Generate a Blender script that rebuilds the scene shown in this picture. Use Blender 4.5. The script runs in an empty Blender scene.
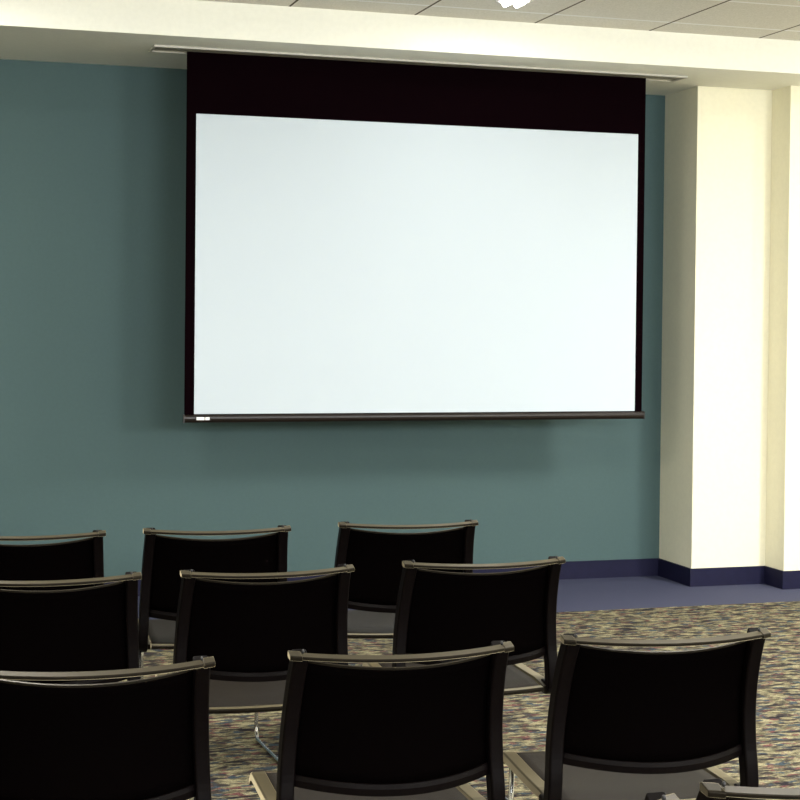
import bpy, bmesh, math
from mathutils import Vector, Matrix

S = bpy.context.scene
COL = S.collection

# ------------------------------------------------------------------ camera
def setup_camera():
    f, pitch, yaw, roll, H, cy = 1631.1, -0.0197, 0.2962, 0.0101, 1.51, 352.35
    fwd = Vector((math.sin(yaw)*math.cos(pitch), math.cos(yaw)*math.cos(pitch), math.sin(pitch)))
    right = Vector((math.cos(yaw), -math.sin(yaw), 0))
    up = right.cross(fwd)
    c, s = math.cos(roll), math.sin(roll)
    r2 = c*right + s*up
    u2 = -s*right + c*up
    cd = bpy.data.cameras.new('camera')
    cd.sensor_width = 36; cd.sensor_fit = 'HORIZONTAL'
    cd.lens = f/800*36
    cd.shift_y = -(400-cy)/800
    cd.clip_start = .05; cd.clip_end = 100
    o = bpy.data.objects.new('camera', cd); COL.objects.link(o)
    m = Matrix((( r2.x, u2.x, -fwd.x, 0), (r2.y, u2.y, -fwd.y, 0), (r2.z, u2.z, -fwd.z, H), (0,0,0,1)))
    o.matrix_world = m
    S.camera = o
setup_camera()

# ------------------------------------------------------------------ world, exposure
W = bpy.data.worlds.new('world'); S.world = W; W.use_nodes = True
W.node_tree.nodes['Background'].inputs[0].default_value = (.75, .85, 1, 1)
W.node_tree.nodes['Background'].inputs[1].default_value = 1.0
S.view_settings.view_transform = 'Standard'
S.view_settings.look = 'None'
S.view_settings.gamma = 1
S.view_settings.use_curve_mapping = False
S.view_settings.exposure = 0.15

def area(name, loc, rot, sx, sy, power, color, shape='RECTANGLE'):
    l = bpy.data.lights.new(name, 'AREA'); l.shape = shape; l.size = sx
    if shape == 'RECTANGLE': l.size_y = sy
    l.energy = power; l.color = color
    o = bpy.data.objects.new(name, l); COL.objects.link(o)
    o.location = loc; o.rotation_euler = rot
    return o
REAR_FILL_TINT = (.93, .97, 1.0)
LAMP = (1.0, .975, .92)
ADDED_WINDOWS = [(-2.4, .2, 1.95, 2.92), (1.1, 3.7, 1.95, 2.92), (5.2, 7.2, 1.95, 2.92)]       # x0 x1 z0 z1 on the back wall; unseen, added to light the far end
REAR_FILL_POWER = [150, 330, 270]
for (x0, x1, z0, z1), pw in zip(ADDED_WINDOWS, REAR_FILL_POWER):           # added fill light from behind the camera
    area('window_daylight', ((x0+x1)/2, -3.12, (z0+z1)/2), (math.radians(90), 0, 0), x1-x0, z1-z0, pw, REAR_FILL_TINT)
DOWNLIGHTS = [(x, y) for y in (7.28, 4.71, 2.14, -.43) for x in (.20, 2.77, 5.34)]
LAMP_POWER = {7.28: 6, 4.71: 14, 2.14: 10, -.43: 8}
FILL_PANELS = [(5.45, 4.95, 170, 'nearest the right wall and the screen'), (2.80, 4.60, 35, 'above the chair rows'), (.20, 4.60, 60, 'above the left chairs'), (5.45, 1.9, 40, 'in the middle of the right side'), (2.8, 1.9, 30, 'behind the chair rows'), (.2, 1.9, 30, 'above the standing viewer')]   # unseen ceiling panels added as fill light (x, y, power)

# ------------------------------------------------------------------ materials
def mat(name, col, rough=.6, metal=0, spec=.5, noise=None, bump=None):
    m = bpy.data.materials.new(name); m.use_nodes = True
    nt = m.node_tree; b = nt.nodes['Principled BSDF']
    b.inputs['Base Color'].default_value = (*col, 1)
    b.inputs['Roughness'].default_value = rough
    b.inputs['Metallic'].default_value = metal
    b.inputs['Specular IOR Level'].default_value = spec
    if noise or bump:
        tc = nt.nodes.new('ShaderNodeTexCoord')
        n = nt.nodes.new('ShaderNodeTexNoise'); n.inputs['Detail'].default_value = 4
        nt.links.new(tc.outputs['Object'], n.inputs['Vector'])
        n.inputs['Scale'].default_value = (noise or bump)[0]
        if noise:
            r = nt.nodes.new('ShaderNodeValToRGB')
            a = noise[1]
            r.color_ramp.elements[0].position = .3; r.color_ramp.elements[1].position = .7
            r.color_ramp.elements[0].color = (*[c*(1-a) for c in col], 1)
            r.color_ramp.elements[1].color = (*[min(1, c*(1+a)) for c in col], 1)
            nt.links.new(n.outputs['Fac'], r.inputs['Fac'])
            nt.links.new(r.outputs['Color'], b.inputs['Base Color'])
        if bump:
            bp = nt.nodes.new('ShaderNodeBump'); bp.inputs['Strength'].default_value = bump[1]
            bp.inputs['Distance'].default_value = .002
            nt.links.new(n.outputs['Fac'], bp.inputs['Height'])
            nt.links.new(bp.outputs['Normal'], b.inputs['Normal'])
    return m

def srgb(r, g, b):
    f = lambda c: ((c/255+.055)/1.055)**2.4 if c > 10 else c/255/12.92
    return (f(r), f(g), f(b))

M = {}
M['teal'] = mat('teal_paint', srgb(69, 93, 94), .75, noise=(60, .03), bump=(140, .12))
M['cream'] = mat('cream_paint', srgb(241, 236, 211), .75, noise=(40, .02), bump=(140, .1))
M['beam'] = mat('beam_paint', srgb(247, 246, 234), .75, noise=(40, .02), bump=(140, .1))
M['navy'] = mat('navy_vinyl', srgb(22, 22, 50), .6, spec=.2, noise=(30, .1))
M['slate'] = mat('slate_carpet', srgb(76, 79, 102), .95, spec=.1, noise=(260, .25), bump=(400, .6))
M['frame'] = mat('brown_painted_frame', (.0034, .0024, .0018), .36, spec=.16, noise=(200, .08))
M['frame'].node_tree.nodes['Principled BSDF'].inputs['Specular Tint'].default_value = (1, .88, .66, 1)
M['upright'] = mat('black_painted_upright', (.0026, .0016, .0016), .45, spec=.06)  # shaded twin of the frame paint, keeps uprights and lower rail black
for _m, _w in ((M['frame'], .95),):                        # sheen paints the khaki light on rail tops, pale only at grazing angles
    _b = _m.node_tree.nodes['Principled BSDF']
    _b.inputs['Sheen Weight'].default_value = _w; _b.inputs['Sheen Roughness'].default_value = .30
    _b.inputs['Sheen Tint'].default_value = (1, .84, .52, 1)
M['mesh'] = mat('black_mesh_fabric', (.0012, .0008, .0008), .95, spec=0.0, bump=(900, .3))
M['seatmesh'] = mat('dark_seat_mesh', srgb(27, 21, 14), .6, spec=.2, noise=(500, .15), bump=(900, .4))
M['chrome'] = mat('chromed_rod', (.55, .55, .56), .22, metal=1)
M['plastic'] = mat('black_plastic', (.012, .011, .011), .5)
M['mask'] = mat('black_screen_cloth', (.0035, .0012, .0020), .9, spec=0.0)
M['view'] = mat('white_screen_cloth', srgb(194, 205, 214), .55, spec=.3)
M['bar'] = mat('black_gloss_bar', (.010, .006, .004), .32, spec=.3)
M['white'] = mat('white_metal', srgb(196, 193, 184), .5)
M['greytrim'] = mat('grey_slot_panel', srgb(150, 146, 135), .6)
M['whitelabel'] = mat('white_label', srgb(250, 250, 250), .5)
M['winframe'] = mat('grey_aluminium', srgb(150, 150, 150), .4, metal=.6)

def glass():
    m = bpy.data.materials.new('clear_glass'); m.use_nodes = True
    nt = m.node_tree; nt.nodes.clear()
    o = nt.nodes.new('ShaderNodeOutputMaterial'); mx = nt.nodes.new('ShaderNodeMixShader')
    t = nt.nodes.new('ShaderNodeBsdfTransparent'); g = nt.nodes.new('ShaderNodeBsdfGlossy')
    g.inputs['Roughness'].default_value = .02; mx.inputs[0].default_value = .06
    nt.links.new(t.outputs[0], mx.inputs[1]); nt.links.new(g.outputs[0], mx.inputs[2])
    nt.links.new(mx.outputs[0], o.inputs[0])
    return m
M['glass'] = glass()

def emit(name, col, s):
    m = bpy.data.materials.new(name); m.use_nodes = True
    b = m.node_tree.nodes['Principled BSDF']
    b.inputs['Base Color'].default_value = (*col, 1)
    b.inputs['Emission Color'].default_value = (*col, 1)
    b.inputs['Emission Strength'].default_value = s
    return m
M['diffuser'] = emit('fluorescent_diffuser', LAMP, 3)
M['lampglow'] = emit('lamp_tube_glow', LAMP, 14)

def carpet():
    m = bpy.data.materials.new('patterned_carpet'); m.use_nodes = True
    nt = m.node_tree; b = nt.nodes['Principled BSDF']
    N, L = nt.nodes.new, nt.links.new
    b.inputs['Roughness'].default_value = .95; b.inputs['Specular IOR Level'].default_value = .1
    tc = N('ShaderNodeTexCoord')
    def streak(sx, sy, off, detail=3, rot=0.0):
        mp = N('ShaderNodeMapping'); mp.inputs['Scale'].default_value = (sx, sy, 1)
        mp.inputs['Location'].default_value = (off, off*.7, 0)
        mp.inputs['Rotation'].default_value = (0, 0, rot)
        L(tc.outputs['Object'], mp.inputs['Vector'])
        n = N('ShaderNodeTexNoise'); n.inputs['Scale'].default_value = 1
        n.inputs['Detail'].default_value = detail; n.inputs['Roughness'].default_value = .6
        L(mp.outputs[0], n.inputs['Vector'])
        return n.outputs['Fac']
    def ramp(fac, lo, hi):
        r = N('ShaderNodeMapRange'); r.inputs['From Min'].default_value = lo; r.inputs['From Max'].default_value = hi
        L(fac, r.inputs['Value']); return r.outputs['Result']
    def mix(fac, a, bb):
        x = N('ShaderNodeMix'); x.data_type = 'RGBA'
        L(fac, x.inputs['Factor'])
        for s, v in ((x.inputs['A'], a), (x.inputs['B'], bb)):
            if isinstance(v, tuple): s.default_value = (*v, 1)
            else: L(v, s)
        return x.outputs['Result']
    base = mix(ramp(streak(16, 34, 3), .40, .60), srgb(102, 96, 76), srgb(172, 164, 132))
    c = mix(ramp(streak(11, 26, 11), .50, .58), base, srgb(66, 60, 58))
    c = mix(ramp(streak(15, 30, 23), .57, .62), c, srgb(118, 76, 76))
    c = mix(ramp(streak(14, 28, 37), .56, .61), c, srgb(66, 80, 92))
    c = mix(ramp(streak(7, 24, 51, rot=.2), .56, .61), c, srgb(44, 40, 46))
    g = streak(170, 220, 5, 2)
    c2 = mix(ramp(g, .35, .7), (.35, .35, .35), (1.25, 1.25, 1.2))
    mul = N('ShaderNodeMix'); mul.data_type = 'RGBA'; mul.blend_type = 'MULTIPLY'
    mul.inputs['Factor'].default_value = .8
    L(c, mul.inputs['A']); L(c2, mul.inputs['B'])
    L(mul.outputs['Result'], b.inputs['Base Color'])
    bp = N('ShaderNodeBump'); bp.inputs['Strength'].default_value = .6; bp.inputs['Distance'].default_value = .004
    L(g, bp.inputs['Height']); L(bp.outputs['Normal'], b.inputs['Normal'])
    return m
M['carpet'] = carpet()

def ceiling_tiles():
    # 0.643 m tiles; dark reveal lines one way, pale tee bars the other
    m = bpy.data.materials.new('acoustic_tiles'); m.use_nodes = True
    nt = m.node_tree; b = nt.nodes['Principled BSDF']
    N, L = nt.nodes.new, nt.links.new
    b.inputs['Roughness'].default_value = .9; b.inputs['Specular IOR Level'].default_value = .15
    tc = N('ShaderNodeTexCoord'); sp = N('ShaderNodeSeparateXYZ')
    L(tc.outputs['Object'], sp.inputs[0])
    def line(out, off, pitch, half):
        a = N('ShaderNodeMath'); a.operation = 'SUBTRACT'; L(out, a.inputs[0]); a.inputs[1].default_value = off - pitch*40 - pitch/2
        w = N('ShaderNodeMath'); w.operation = 'MODULO'; L(a.outputs[0], w.inputs[0]); w.inputs[1].default_value = pitch
        d = N('ShaderNodeMath'); d.operation = 'SUBTRACT'; L(w.outputs[0], d.inputs[0]); d.inputs[1].default_value = pitch/2
        e = N('ShaderNodeMath'); e.operation = 'ABSOLUTE'; L(d.outputs[0], e.inputs[0])
        l = N('ShaderNodeMath'); l.operation = 'LESS_THAN'; L(e.outputs[0], l.inputs[0]); l.inputs[1].default_value = half
        return l.outputs[0]
    n = N('ShaderNodeTexNoise'); n.inputs['Scale'].default_value = 120; n.inputs['Detail'].default_value = 3
    L(tc.outputs['Object'], n.inputs['Vector'])
    r = N('ShaderNodeValToRGB')
    r.color_ramp.elements[0].position = .35; r.color_ramp.elements[1].position = .65
    r.color_ramp.elements[0].color = (*srgb(224, 221, 212), 1); r.color_ramp.elements[1].color = (*srgb(238, 235, 228), 1)
    L(n.outputs['Fac'], r.inputs['Fac'])
    m1 = N('ShaderNodeMix'); m1.data_type = 'RGBA'
    L(line(sp.outputs['Y'], 7.57, .59, .012), m1.inputs['Factor']); L(r.outputs['Color'], m1.inputs['A'])
    m1.inputs['B'].default_value = (*srgb(252, 252, 252), 1)
    m2 = N('ShaderNodeMix'); m2.data_type = 'RGBA'
    L(line(sp.outputs['X'], 3.092, .6435, .006), m2.inputs['Factor']); L(m1.outputs['Result'], m2.inputs['A'])
    m2.inputs['B'].default_value = (*srgb(88, 78, 66), 1)
    L(m2.outputs['Result'], b.inputs['Base Color'])
    return m
M['tiles'] = ceiling_tiles()

# ------------------------------------------------------------------ mesh helpers
def obj(name, bm, m, parent=None, smooth=False, bevel=0, segs=2):
    bmesh.ops.recalc_face_normals(bm, faces=bm.faces)
    me = bpy.data.meshes.new(name); bm.to_mesh(me); bm.free()
    for p in me.polygons: p.use_smooth = smooth
    me.materials.append(m)
    o = bpy.data.objects.new(name, me); COL.objects.link(o)
    if parent: o.parent = parent
    if bevel:
        b = o.modifiers.new('bevel', 'BEVEL'); b.width = bevel; b.segments = segs; b.limit_method = 'ANGLE'
    return o

def box(bm, x0, y0, z0, x1, y1, z1):
    v = [bm.verts.new(p) for p in ((x0,y0,z0),(x1,y0,z0),(x1,y1,z0),(x0,y1,z0),(x0,y0,z1),(x1,y0,z1),(x1,y1,z1),(x0,y1,z1))]
    for f in ((0,3,2,1),(4,5,6,7),(0,1,5,4),(1,2,6,5),(2,3,7,6),(3,0,4,7)):
        bm.faces.new([v[i] for i in f])
    return bm

def B(*a):
    return box(bmesh.new(), *a)

def prism(bm, pts, z0, z1):
    lo = [bm.verts.new((x, y, z0)) for x, y in pts]; hi = [bm.verts.new((x, y, z1)) for x, y in pts]
    n = len(pts)
    bm.faces.new(lo[::-1]); bm.faces.new(hi)
    for i in range(n): bm.faces.new((lo[i], lo[(i+1) % n], hi[(i+1) % n], hi[i]))
    return bm

def struct(name, bm, m, **k):
    o = obj(name, bm, m, **k); o['kind'] = 'structure'; return o

def loft(bm, rings, closed_ends=True):
    R = [[bm.verts.new(p) for p in r] for r in rings]
    n = len(R[0])
    for a, b in zip(R, R[1:]):
        for i in range(n): bm.faces.new((a[i], a[(i+1) % n], b[(i+1) % n], b[i]))
    if closed_ends:
        bm.faces.new(R[0][::-1]); bm.faces.new(R[-1])
    return bm

def tube(bm, pts, r, n=10):
    pts = [Vector(p) for p in pts]; rings = []
    u = None
    for i, p in enumerate(pts):
        t = (pts[min(i+1, len(pts)-1)] - pts[max(i-1, 0)]).normalized()
        if u is None:
            u = t.cross(Vector((1, 0, 0)))
            if u.length < .1: u = t.cross(Vector((0, 1, 0)))
            u.normalize()
        u = (u - t*u.dot(t)).normalized(); w = t.cross(u)
        rings.append([p + r*(math.cos(a)*u + math.sin(a)*w) for a in [2*math.pi*k/n for k in range(n)]])
    return loft(bm, rings)

def catmull(pts, k=6):
    P = [Vector(p) for p in pts]; P = [2*P[0]-P[1]] + P + [2*P[-1]-P[-2]]
    out = []
    for i in range(1, len(P)-2):
        for j in range(k):
            t = j/k
            out.append(.5*((2*P[i]) + (-P[i-1]+P[i+1])*t + (2*P[i-1]-5*P[i]+4*P[i+1]-P[i+2])*t*t + (-P[i-1]+3*P[i]-3*P[i+1]+P[i+2])*t**3))
    out.append(P[-2]); return out

# ------------------------------------------------------------------ room shell
D, XC, Y1, X2, Y2 = 8.8485, 4.333, 8.4304, 4.8085, 8.2235
ZS, ZC, YB = 2.8617, 3.0386, 7.8241
XL, XR, YK, YCAR = -3.0, 7.6, -3.0, 7.845
struct('floor', B(XL, YK, -.1, XR, YCAR, 0), M['carpet'])
struct('floor_border', B(XL, YCAR, -.1, XR, D, 0), M['slate'])
struct('wall_front', B(XL, D, 0, XC+.1, D+.15, ZC), M['teal'])
struct('wall_column', B(XC, Y1, 0, X2+.05, D+.15, ZS), M['cream'])
struct('wall_return', B(X2, Y2, 0, XR, D+.15, ZS), M['cream'])
struct('wall_left', B(XL-.15, YK, 0, XL, D+.15, ZC), M['cream'])
struct('wall_right', B(XR, YK, 0, XR+.15, D+.15, ZC), M['cream'])
struct('ceiling', B(XL, YK, ZC, XR, YB+.02, ZC+.1), M['tiles'])
struct('ceiling_soffit', B(XL, YB, ZS, XR, D+.15, ZC+.1), M['beam'])
# back wall with openings for the added windows
bm = bmesh.new()
xs = sorted(ADDED_WINDOWS)
prev = XL
for (x0, x1, z0, z1) in xs:
    box(bm, prev, YK-.15, 0, x0, YK, ZC)
    box(bm, x0, YK-.15, 0, x1, YK, z0); box(bm, x0, YK-.15, z1, x1, YK, ZC)
    prev = x1
box(bm, prev, YK-.15, 0, XR, YK, ZC)
struct('wall_back', bm, M['cream'])
for i, (x0, x1, z0, z1) in enumerate(ADDED_WINDOWS):
    bm = bmesh.new(); t = .04
    box(bm, x0, YK-.08, z0, x0+t, YK-.03, z1); box(bm, x1-t, YK-.08, z0, x1, YK-.03, z1)
    box(bm, x0+t, YK-.08, z0, x1-t, YK-.03, z0+t); box(bm, x0+t, YK-.08, z1-t, x1-t, YK-.03, z1)
    w = struct('window_%d' % (i+1), bm, M['winframe'])
    obj('pane', B(x0+t, YK-.06, z0+t, x1-t, YK-.054, z1-t), M['glass'], w)

# baseboard following the front wall, the column and the return
def baseboard(name, path, t=.012, h=.1033):
    n = len(path); off = []
    for i, p in enumerate(path):
        p = Vector(p)
        ds = []
        if i > 0: ds.append((p-Vector(path[i-1])).normalized())
        if i < n-1: ds.append((Vector(path[i+1])-p).normalized())
        v = Vector((0, 0))
        for d in ds: v += Vector((d.y, -d.x))
        off.append(p + v*t)                       # right-angled corners: the sum of both normals mitres exactly
    bm = bmesh.new()
    for i in range(n-1):
        a, b = path[i], path[i+1]
        prism(bm, [a, off[i], off[i+1], b], 0, h)
    bmesh.ops.remove_doubles(bm, verts=bm.verts, dist=1e-5)
    return struct(name, bm, M['navy'])
baseboard('baseboard_front', [(XL, D), (XC, D), (XC, Y1), (X2, Y1), (X2, Y2), (XR, Y2)])

# ------------------------------------------------------------------ things
def thing(name, label, cat, loc=(0, 0, 0), rotz=0, group=None):
    o = bpy.data.objects.new(name, None); COL.objects.link(o)
    o.empty_display_size = .1
    o.location = loc; o.rotation_euler = (0, 0, rotz)
    o['label'] = label; o['category'] = cat
    if group: o['group'] = group
    return o

# projection screen: ceiling-recessed housing, black masked cloth, white viewing surface, weight bar
SY = 8.243
scr = thing('projection_screen', 'large white projection screen with black borders lowered from the ceiling slot before the teal wall', 'projection screen', (2.65, SY, ZS-.001))
def loc(*a):     # world box to the screen's own frame
    x0, y0, z0, x1, y1, z1 = a
    return B(x0-2.65, y0-SY, z0-ZS, x1-2.65, y1-SY, z1-ZS)
bm = bmesh.new()
hx0, hx1, hy0, hy1 = 1.185, 4.10, 8.10, 8.285
box(bm, hx0-2.65, hy0-SY, -.010, hx1-2.65, hy0+.016-SY, 0)
box(bm, hx0-2.65, hy1-.010-SY, -.008, hx1-2.65, hy1-SY, 0)
box(bm, hx0-2.65, hy0+.016-SY, -.010, hx0+.012-2.65, hy1-.010-SY, 0)
box(bm, hx1-.012-2.65, hy0+.016-SY, -.010, hx1-2.65, hy1-.010-SY, 0)
hs = obj('housing', bm, M['white'], scr)
obj('closure_panel', loc(hx0+.012, hy0+.016, ZS-.004, hx1-.012, SY-.012, ZS), M['greytrim'], hs)
obj('black_border', loc(1.372, SY-.001, .995, 3.918, SY+.001, ZS), M['mask'], scr)
obj('viewing_surface', loc(1.4219, SY-.0025, 1.0225, 3.8751, SY-.001, 2.5486), M['view'], scr)
# weight bar: rounded profile along x
bm = bmesh.new(); prof = []
for k in range(14):
    a = 2*math.pi*k/14
    prof.append((SY + .012*math.cos(a), .999 + .0205*math.sin(a)))
loft(bm, [[(x-2.65, y-SY, z-ZS) for y, z in prof] for x in (1.372, 3.928)])
wb = obj('weight_bar', bm, M['bar'], scr, smooth=False)
obj('end_cap', loc(1.366, SY-.013, .978, 1.3725, SY+.013, 1.020), M['plastic'], wb)
obj('end_cap', loc(3.927, SY-.013, .978, 3.933, SY+.013, 1.020), M['plastic'], wb)
bm = B(1.433-2.65, -.0135, .992-ZS, 1.474-2.65, -.0095, 1.007-ZS)
box(bm, 1.478-2.65, -.0135, .992-ZS, 1.500-2.65, -.0095, 1.007-ZS)
lb = obj('maker_label', bm, M['whitelabel'], scr); lb['label'] = 'small white maker label at the left end of the bar'

# recessed downlights
def ring(bm, r0, r1, z0, z1, n=32):
    rings = []
    for k in range(n):
        a = 2*math.pi*k/n; c, s = math.cos(a), math.sin(a)
        rings.append([(r0*c, r0*s, z0), (r1*c, r1*s, z0), (r1*c, r1*s, z1), (r0*c, r0*s, z1)])
    rings.append(rings[0])
    loft(bm, rings, False)
    bmesh.ops.remove_doubles(bm, verts=bm.verts, dist=1e-6)
    return bm
def make_downlight():
    t = thing('recessed_downlight', '', 'ceiling light')
    obj('trim_ring', ring(bmesh.new(), .074, .092, -.010, 0), M['white'], t)
    bm = bmesh.new()
    bmesh.ops.create_cone(bm, cap_ends=True, segments=32, radius1=.0735, radius2=.0735, depth=.002)
    for v in bm.verts: v.co.z += -.0015
    obj('reflector', bm, M['white'], t)
    for s in (-1, 1):
        bm = bmesh.new()
        pts = [(s*.030, -.045 + .09*k/8, -.018) for k in range(9)]
        tube(bm, pts, .014, 12)
        obj('lamp_tube', bm, M['lampglow'], t)
    return t
dl0 = make_downlight()
names = {(2.77, 7.28): 'round recessed downlight with two glowing tubes, nearest the pale beam over the screen'}
for i, (x, y) in enumerate(DOWNLIGHTS):
    if i == 0: d = dl0
    else:
        d = dl0.copy(); COL.objects.link(d)
        for ch in list(dl0.children):
            c = ch.copy(); COL.objects.link(c); c.parent = d
    d.location = (x, y, ZC)
    d['group'] = 'round recessed downlights in the tiled ceiling'
    side = {.20: 'left', 2.77: 'middle', 5.34: 'right'}[x]
    row = {7.28: 'beside the pale beam', 4.71: 'over the far chair rows', 2.14: 'over the near chair rows', -.43: 'behind the chair rows'}[y]
    d['label'] = names.get((x, y), 'round recessed downlight in the ceiling, %s column of lights, %s' % (side, row))
    area('downlight_lamp', (x, y, ZC-.04), (0, 0, 0), .14, 0, LAMP_POWER[y], LAMP, 'DISK')

# fill panels added to light the front wall and column, out of the frame
for x, y, pw, side in FILL_PANELS:
    t = thing('ceiling_troffer', 'long white fluorescent ceiling fixture %s' % side, 'ceiling light', (x, y, ZC), 0, 'long fluorescent fixtures in the ceiling')
    bm = bmesh.new()
    box(bm, -.15, -.60, -.05, -.13, .60, 0); box(bm, .13, -.60, -.05, .15, .60, 0)
    box(bm, -.13, -.60, -.05, .13, -.58, 0); box(bm, -.13, .58, -.05, .13, .60, 0)
    obj('housing', bm, M['white'], t)
    obj('diffuser', B(-.13, -.58, -.046, .13, .58, -.040), M['diffuser'], t)
    area('troffer_lamp', (x, y, ZC-.055), (0, 0, 0), .26, 1.16, pw, LAMP)

# ------------------------------------------------------------------ chair
YUP = catmull([(0, .125, .432), (0, .092, .434), (0, .074, .452), (0, .073, .50), (0, .079, .56), (0, .076, .63), (0, .061, .70), (0, .034, .77), (0, .006, .822)], 4)
def y_up(z):
    P = [p for p in YUP if p.z > .461]
    for a, b in zip(P, P[1:]):
        if a.z <= z <= b.z: return a.y + (b.y-a.y)*(z-a.z)/(b.z-a.z)
    return P[0].y if z < P[0].z else P[-1].y
def x_up(z):     # centre line of the upright
    return .2335 - .018*max(0, min(1, (z-.46)/.36))

def make_chair():
    t = thing('stacking_chair', '', 'chair')
    # uprights
    for s in (-1, 1):
        rings = []
        n = len(YUP)
        for i, p in enumerate(YUP):
            tg = (YUP[min(i+1, n-1)] - YUP[max(i-1, 0)]).normalized()
            nr = Vector((0, -tg.z, tg.y))             # towards the rear
            w, d = .0160, .019 + .003*(1-abs((p.z-.6)/.3))
            cx = s*x_up(p.z)
            q = [(-w, -d*.8), (-w*.8, -d), (w*.8, -d), (w, -d*.8), (w, d*.8), (w*.8, d), (-w*.8, d), (-w, d*.8)]
            rings.append([(cx+a, p.y - nr.y*b*-1, p.z - nr.z*b*-1) for a, b in q])
        obj('upright', loft(bmesh.new(), rings), M['upright'], t, bevel=.002)
    # top rail: bowed to the rear, sloped top face
    rings = []; K = 28
    prof = [(-.013, -.007), (-.013, -.0025), (-.012, -.0005), (.008, .0040), (.011, .0030), (.012, -.004), (.008, -.007), (-.010, -.0082)]
    for k in range(K+1):
        x = -.238 + .476*k/K; u = 1-(x/.24)**2
        y0, z0 = -.058*u, .8255 - .004*u
        rings.append([(x, y0+a, z0+b) for a, b in prof])
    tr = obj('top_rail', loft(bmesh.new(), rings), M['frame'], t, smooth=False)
    for s in (-1, 1):
        rings = []
        for k in range(5):
            x = s*(.216 + .024*k/4); u = 1-(x/.24)**2
            y0, z0 = -.058*u, .8255 - .004*u
            rings.append([(x, y0+a*1.22, z0+b*1.4+.0008) for a, b in prof])
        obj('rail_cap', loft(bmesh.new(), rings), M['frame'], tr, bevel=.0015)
        bm = bmesh.new(); bmesh.ops.create_uvsphere(bm, u_segments=10, v_segments=6, radius=.0035)
        for v in bm.verts: v.co = Vector((v.co.x + s*.213, v.co.y - .012, v.co.z*1.3 + .8325))
        obj('stacking_stud', bm, M['plastic'], tr, smooth=True)
    # back panel
    def bp(u, v):    # u -1..1, v 0 bottom..1 top
        c = 1-u*u
        zt = .8075 - .0145*c; zb = .556 - .011*c
        z = zb + (zt-zb)*v
        x = u*(x_up(z) - .010)
        y = y_up(z) - (.084*(1-v) + .058*v)*c + .004
        return Vector((x, y, z))
    bm = bmesh.new(); nu, nv = 24, 10; G = []
    for j in range(nv+1):
        G.append([bp(-1+2*i/nu, j/nv) for i in range(nu+1)])
    F = [[bm.verts.new(p) for p in r] for r in G]
    Bk = [[bm.verts.new(p + Vector((0, .005, 0))) for p in r] for r in G]
    for j in range(nv):
        for i in range(nu):
            bm.faces.new((F[j][i], F[j][i+1], F[j+1][i+1], F[j+1][i]))
            bm.faces.new((Bk[j][i], Bk[j+1][i], Bk[j+1][i+1], Bk[j][i+1]))
    for i in range(nu):
        bm.faces.new((F[0][i], Bk[0][i], Bk[0][i+1], F[0][i+1])); bm.faces.new((F[nv][i], F[nv][i+1], Bk[nv][i+1], Bk[nv][i]))
    for j in range(nv):
        bm.faces.new((F[j][0], F[j+1][0], Bk[j+1][0], Bk[j][0])); bm.faces.new((F[j][nu], Bk[j][nu], Bk[j+1][nu], F[j+1][nu]))
    bk = obj('backrest', bm, M['mesh'], t, smooth=True)
    def hem(v, pr, z_off, name, m):
        rings = []
        for k in range(25):
            u = (-1+2*k/24)*.985
            p = bp(u, v)
            rings.append([(p.x, p.y+a+.0025, p.z+b+z_off) for a, b in pr])
        obj(name, loft(bmesh.new(), rings), m, bk)
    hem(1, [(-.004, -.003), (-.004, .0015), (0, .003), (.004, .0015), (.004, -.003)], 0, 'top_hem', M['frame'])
    hem(0, [(-.010, -.021), (-.012, -.006), (-.007, .003), (.006, .005), (.011, .001), (.011, -.019), (.004, -.024)], -.002, 'lower_rail', M['upright'])
    # seat: frame ring with waterfall front, inset mesh
    def seat_z(y):   # top height
        if y > .475: a = (y-.475)/.040; return .4545 - .024*a*a
        return .4545 - .003*math.sin(math.pi*(y-.05)/.41) - .013*max(0, (.17-y)/.095)**1.5
    outer_x = .240
    for s in (-1, 1):
        rings = []
        ys = [.075 + (.515-.075)*k/22 for k in range(23)]
        for y in ys:
            z = seat_z(y); h = .016 + .006*min(1, max(0, y-.10)/.1) - .004*max(0, (y-.48)/.035)
            ox = outer_x - .006*(y-.075)/.44
            x0, x1 = s*(ox-.032), s*ox
            rings.append([(x0, y, z-h), (x0, y, z-.001), (x0+s*.002, y, z), (x1-s*.003, y, z), (x1, y, z-.003), (x1, y, z-h)])
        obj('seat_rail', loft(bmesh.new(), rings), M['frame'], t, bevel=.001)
    def cross(yc, bow, z, hw, hh, half, name, par, m=M['frame'], kz=0):
        rings = []
        for k in range(21):
            u = -1+2*k/20; x = u*half; y = yc - bow*(1-u*u); zz = z - kz*(1-u*u)
            rings.append([(x, y-hw, zz-hh), (x, y-hw, zz-.003), (x, y-hw+.003, zz), (x, y+hw-.003, zz), (x, y+hw, zz-.003), (x, y+hw, zz-hh)])
        return obj(name, loft(bmesh.new(), rings), m, par, bevel=.001)
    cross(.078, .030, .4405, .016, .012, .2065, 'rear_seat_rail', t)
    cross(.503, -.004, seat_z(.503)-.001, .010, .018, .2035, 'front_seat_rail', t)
    bm = bmesh.new(); nx, ny = 16, 16; rows = []
    for zo in (0, -.006):
        g = []
        for j in range(ny+1):
            r = []
            for i in range(nx+1):
                u = -1+2*i/nx; v = j/ny
                ya = .091 - .030*(1-u*u); yb = .494
                y = ya + (yb-ya)*v
                z = seat_z(y) - .004 - .010*(1-u*u)*math.sin(math.pi*min(1, v*1.05)) + zo
                r.append(bm.verts.new((u*.2015, y, z)))
            g.append(r)
        rows.append(g)
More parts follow.
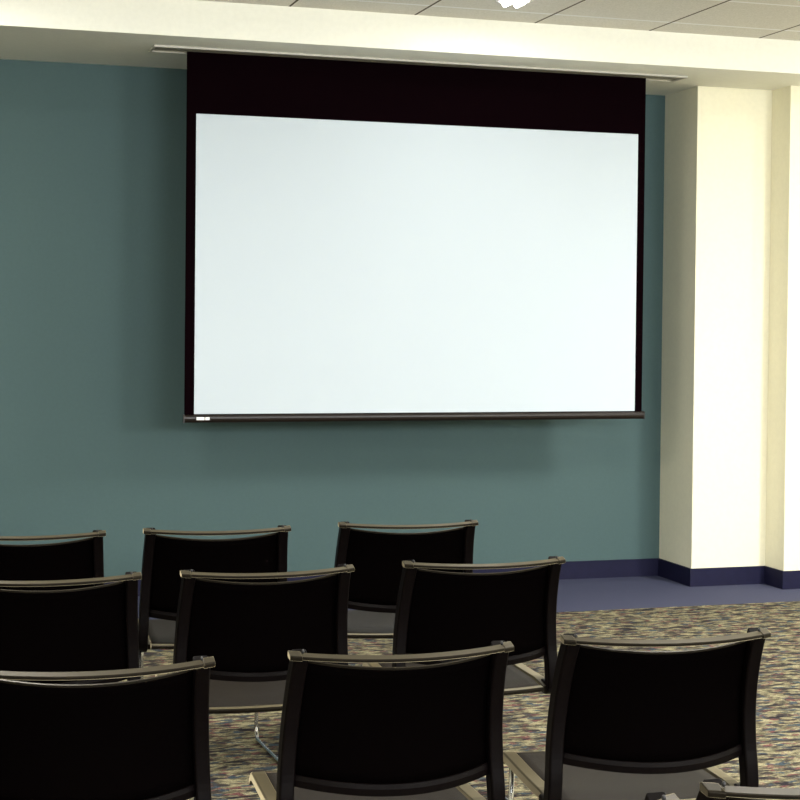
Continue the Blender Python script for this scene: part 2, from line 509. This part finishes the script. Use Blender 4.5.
    for gi, g in enumerate(rows):
        for j in range(ny):
            for i in range(nx):
                f = (g[j][i], g[j][i+1], g[j+1][i+1], g[j+1][i])
                bm.faces.new(f if gi == 0 else f[::-1])
    a, b = rows
    for i in range(nx):
        bm.faces.new((a[0][i], b[0][i], b[0][i+1], a[0][i+1])); bm.faces.new((a[ny][i], a[ny][i+1], b[ny][i+1], b[ny][i]))
    for j in range(ny):
        bm.faces.new((a[j][0], a[j+1][0], b[j+1][0], b[j][0])); bm.faces.new((a[j][nx], b[j][nx], b[j+1][nx], a[j+1][nx]))
    obj('seat', bm, M['seatmesh'], t, smooth=True)
    # sled legs: one bent rod each side, cross bars under the seat
    for s in (-1, 1):
        xf, xr = s*.205, s*.249; r = .0068
        pts = [(xf, .492, .420), (xf, .498, .30), (xf, .502, .15), (xf, .505, .050)]
        for k in range(1, 7):
            a = math.pi/2*k/6; pts.append((xf, .505-.040+.040*math.cos(a), .0475-.040*math.sin(a)))
        pts += [(xf + (xr-xf)*(.465-y)/.42, y, .0075) for y in (.35, .20, .06)]
        for k in range(1, 7):
            a = math.pi/2*k/6; pts.append((xr, .06-.035*math.sin(a), .0075+.035-.035*math.cos(a)))
        pts += [(xr, .035, .20), (xr-s*.005, .080, .420)]
        lg = obj('sled_leg', tube(bmesh.new(), pts, r, 12), M['chrome'], t, smooth=True)
    for y, z in ((.480, .415), (.140, .424)):
        obj('cross_bar', tube(bmesh.new(), [(-.205 + .41*k/6, y, z) for k in range(7)], .0068, 12), M['chrome'], t, smooth=True)
    return t

def dup(root):
    r = root.copy(); COL.objects.link(r)
    for ch in list(root.children):
        c = ch.copy(); COL.objects.link(c); c.parent = r
        for g in ch.children:
            d = g.copy(); COL.objects.link(d); d.parent = c
    return r

CH = [
 (1.372, 2.150, -.02, 'dark chair in the bottom right corner, only the left end of its rail in view'),
 ( .829, 2.118, -.02, 'dark chair at the bottom edge, only the right end of its rail in view'),
 (1.606, 3.238, -.083, 'dark mesh-back chair standing furthest right, its rail against open patterned carpet'),
 ( .997, 3.228, -.040, 'dark mesh-back chair at front centre, its whole back in view between two others'),
 ( .360, 3.226, -.030, 'large dark mesh-back chair at the lower left, cut off by the left edge'),
 (1.591, 4.366, -.042, 'dark mesh-back chair right of centre in the middle row, overlapping the navy baseboard'),
 ( .957, 4.345, -.004, 'dark mesh-back chair in the middle row below the left half of the screen'),
 ( .371, 4.350, -.030, 'dark mesh-back chair in the middle row, cut off by the left edge'),
 (1.638, 5.248, -.097, 'dark mesh-back chair in the row nearest the screen, rightmost of that row'),
 ( .983, 5.232, -.066, 'dark mesh-back chair in the row nearest the screen, middle one of that row'),
 ( .382, 5.238, -.060, 'dark mesh-back chair in the row nearest the screen, cut off by the left edge'),
]
c0 = make_chair()
for i, (x, y, a, lab) in enumerate(CH):
    c = c0 if i == 0 else dup(c0)
    c.location = (x, y, 0); c.rotation_euler = (0, 0, a)
    c['label'] = lab; c['group'] = 'rows of dark stacking chairs facing the screen'
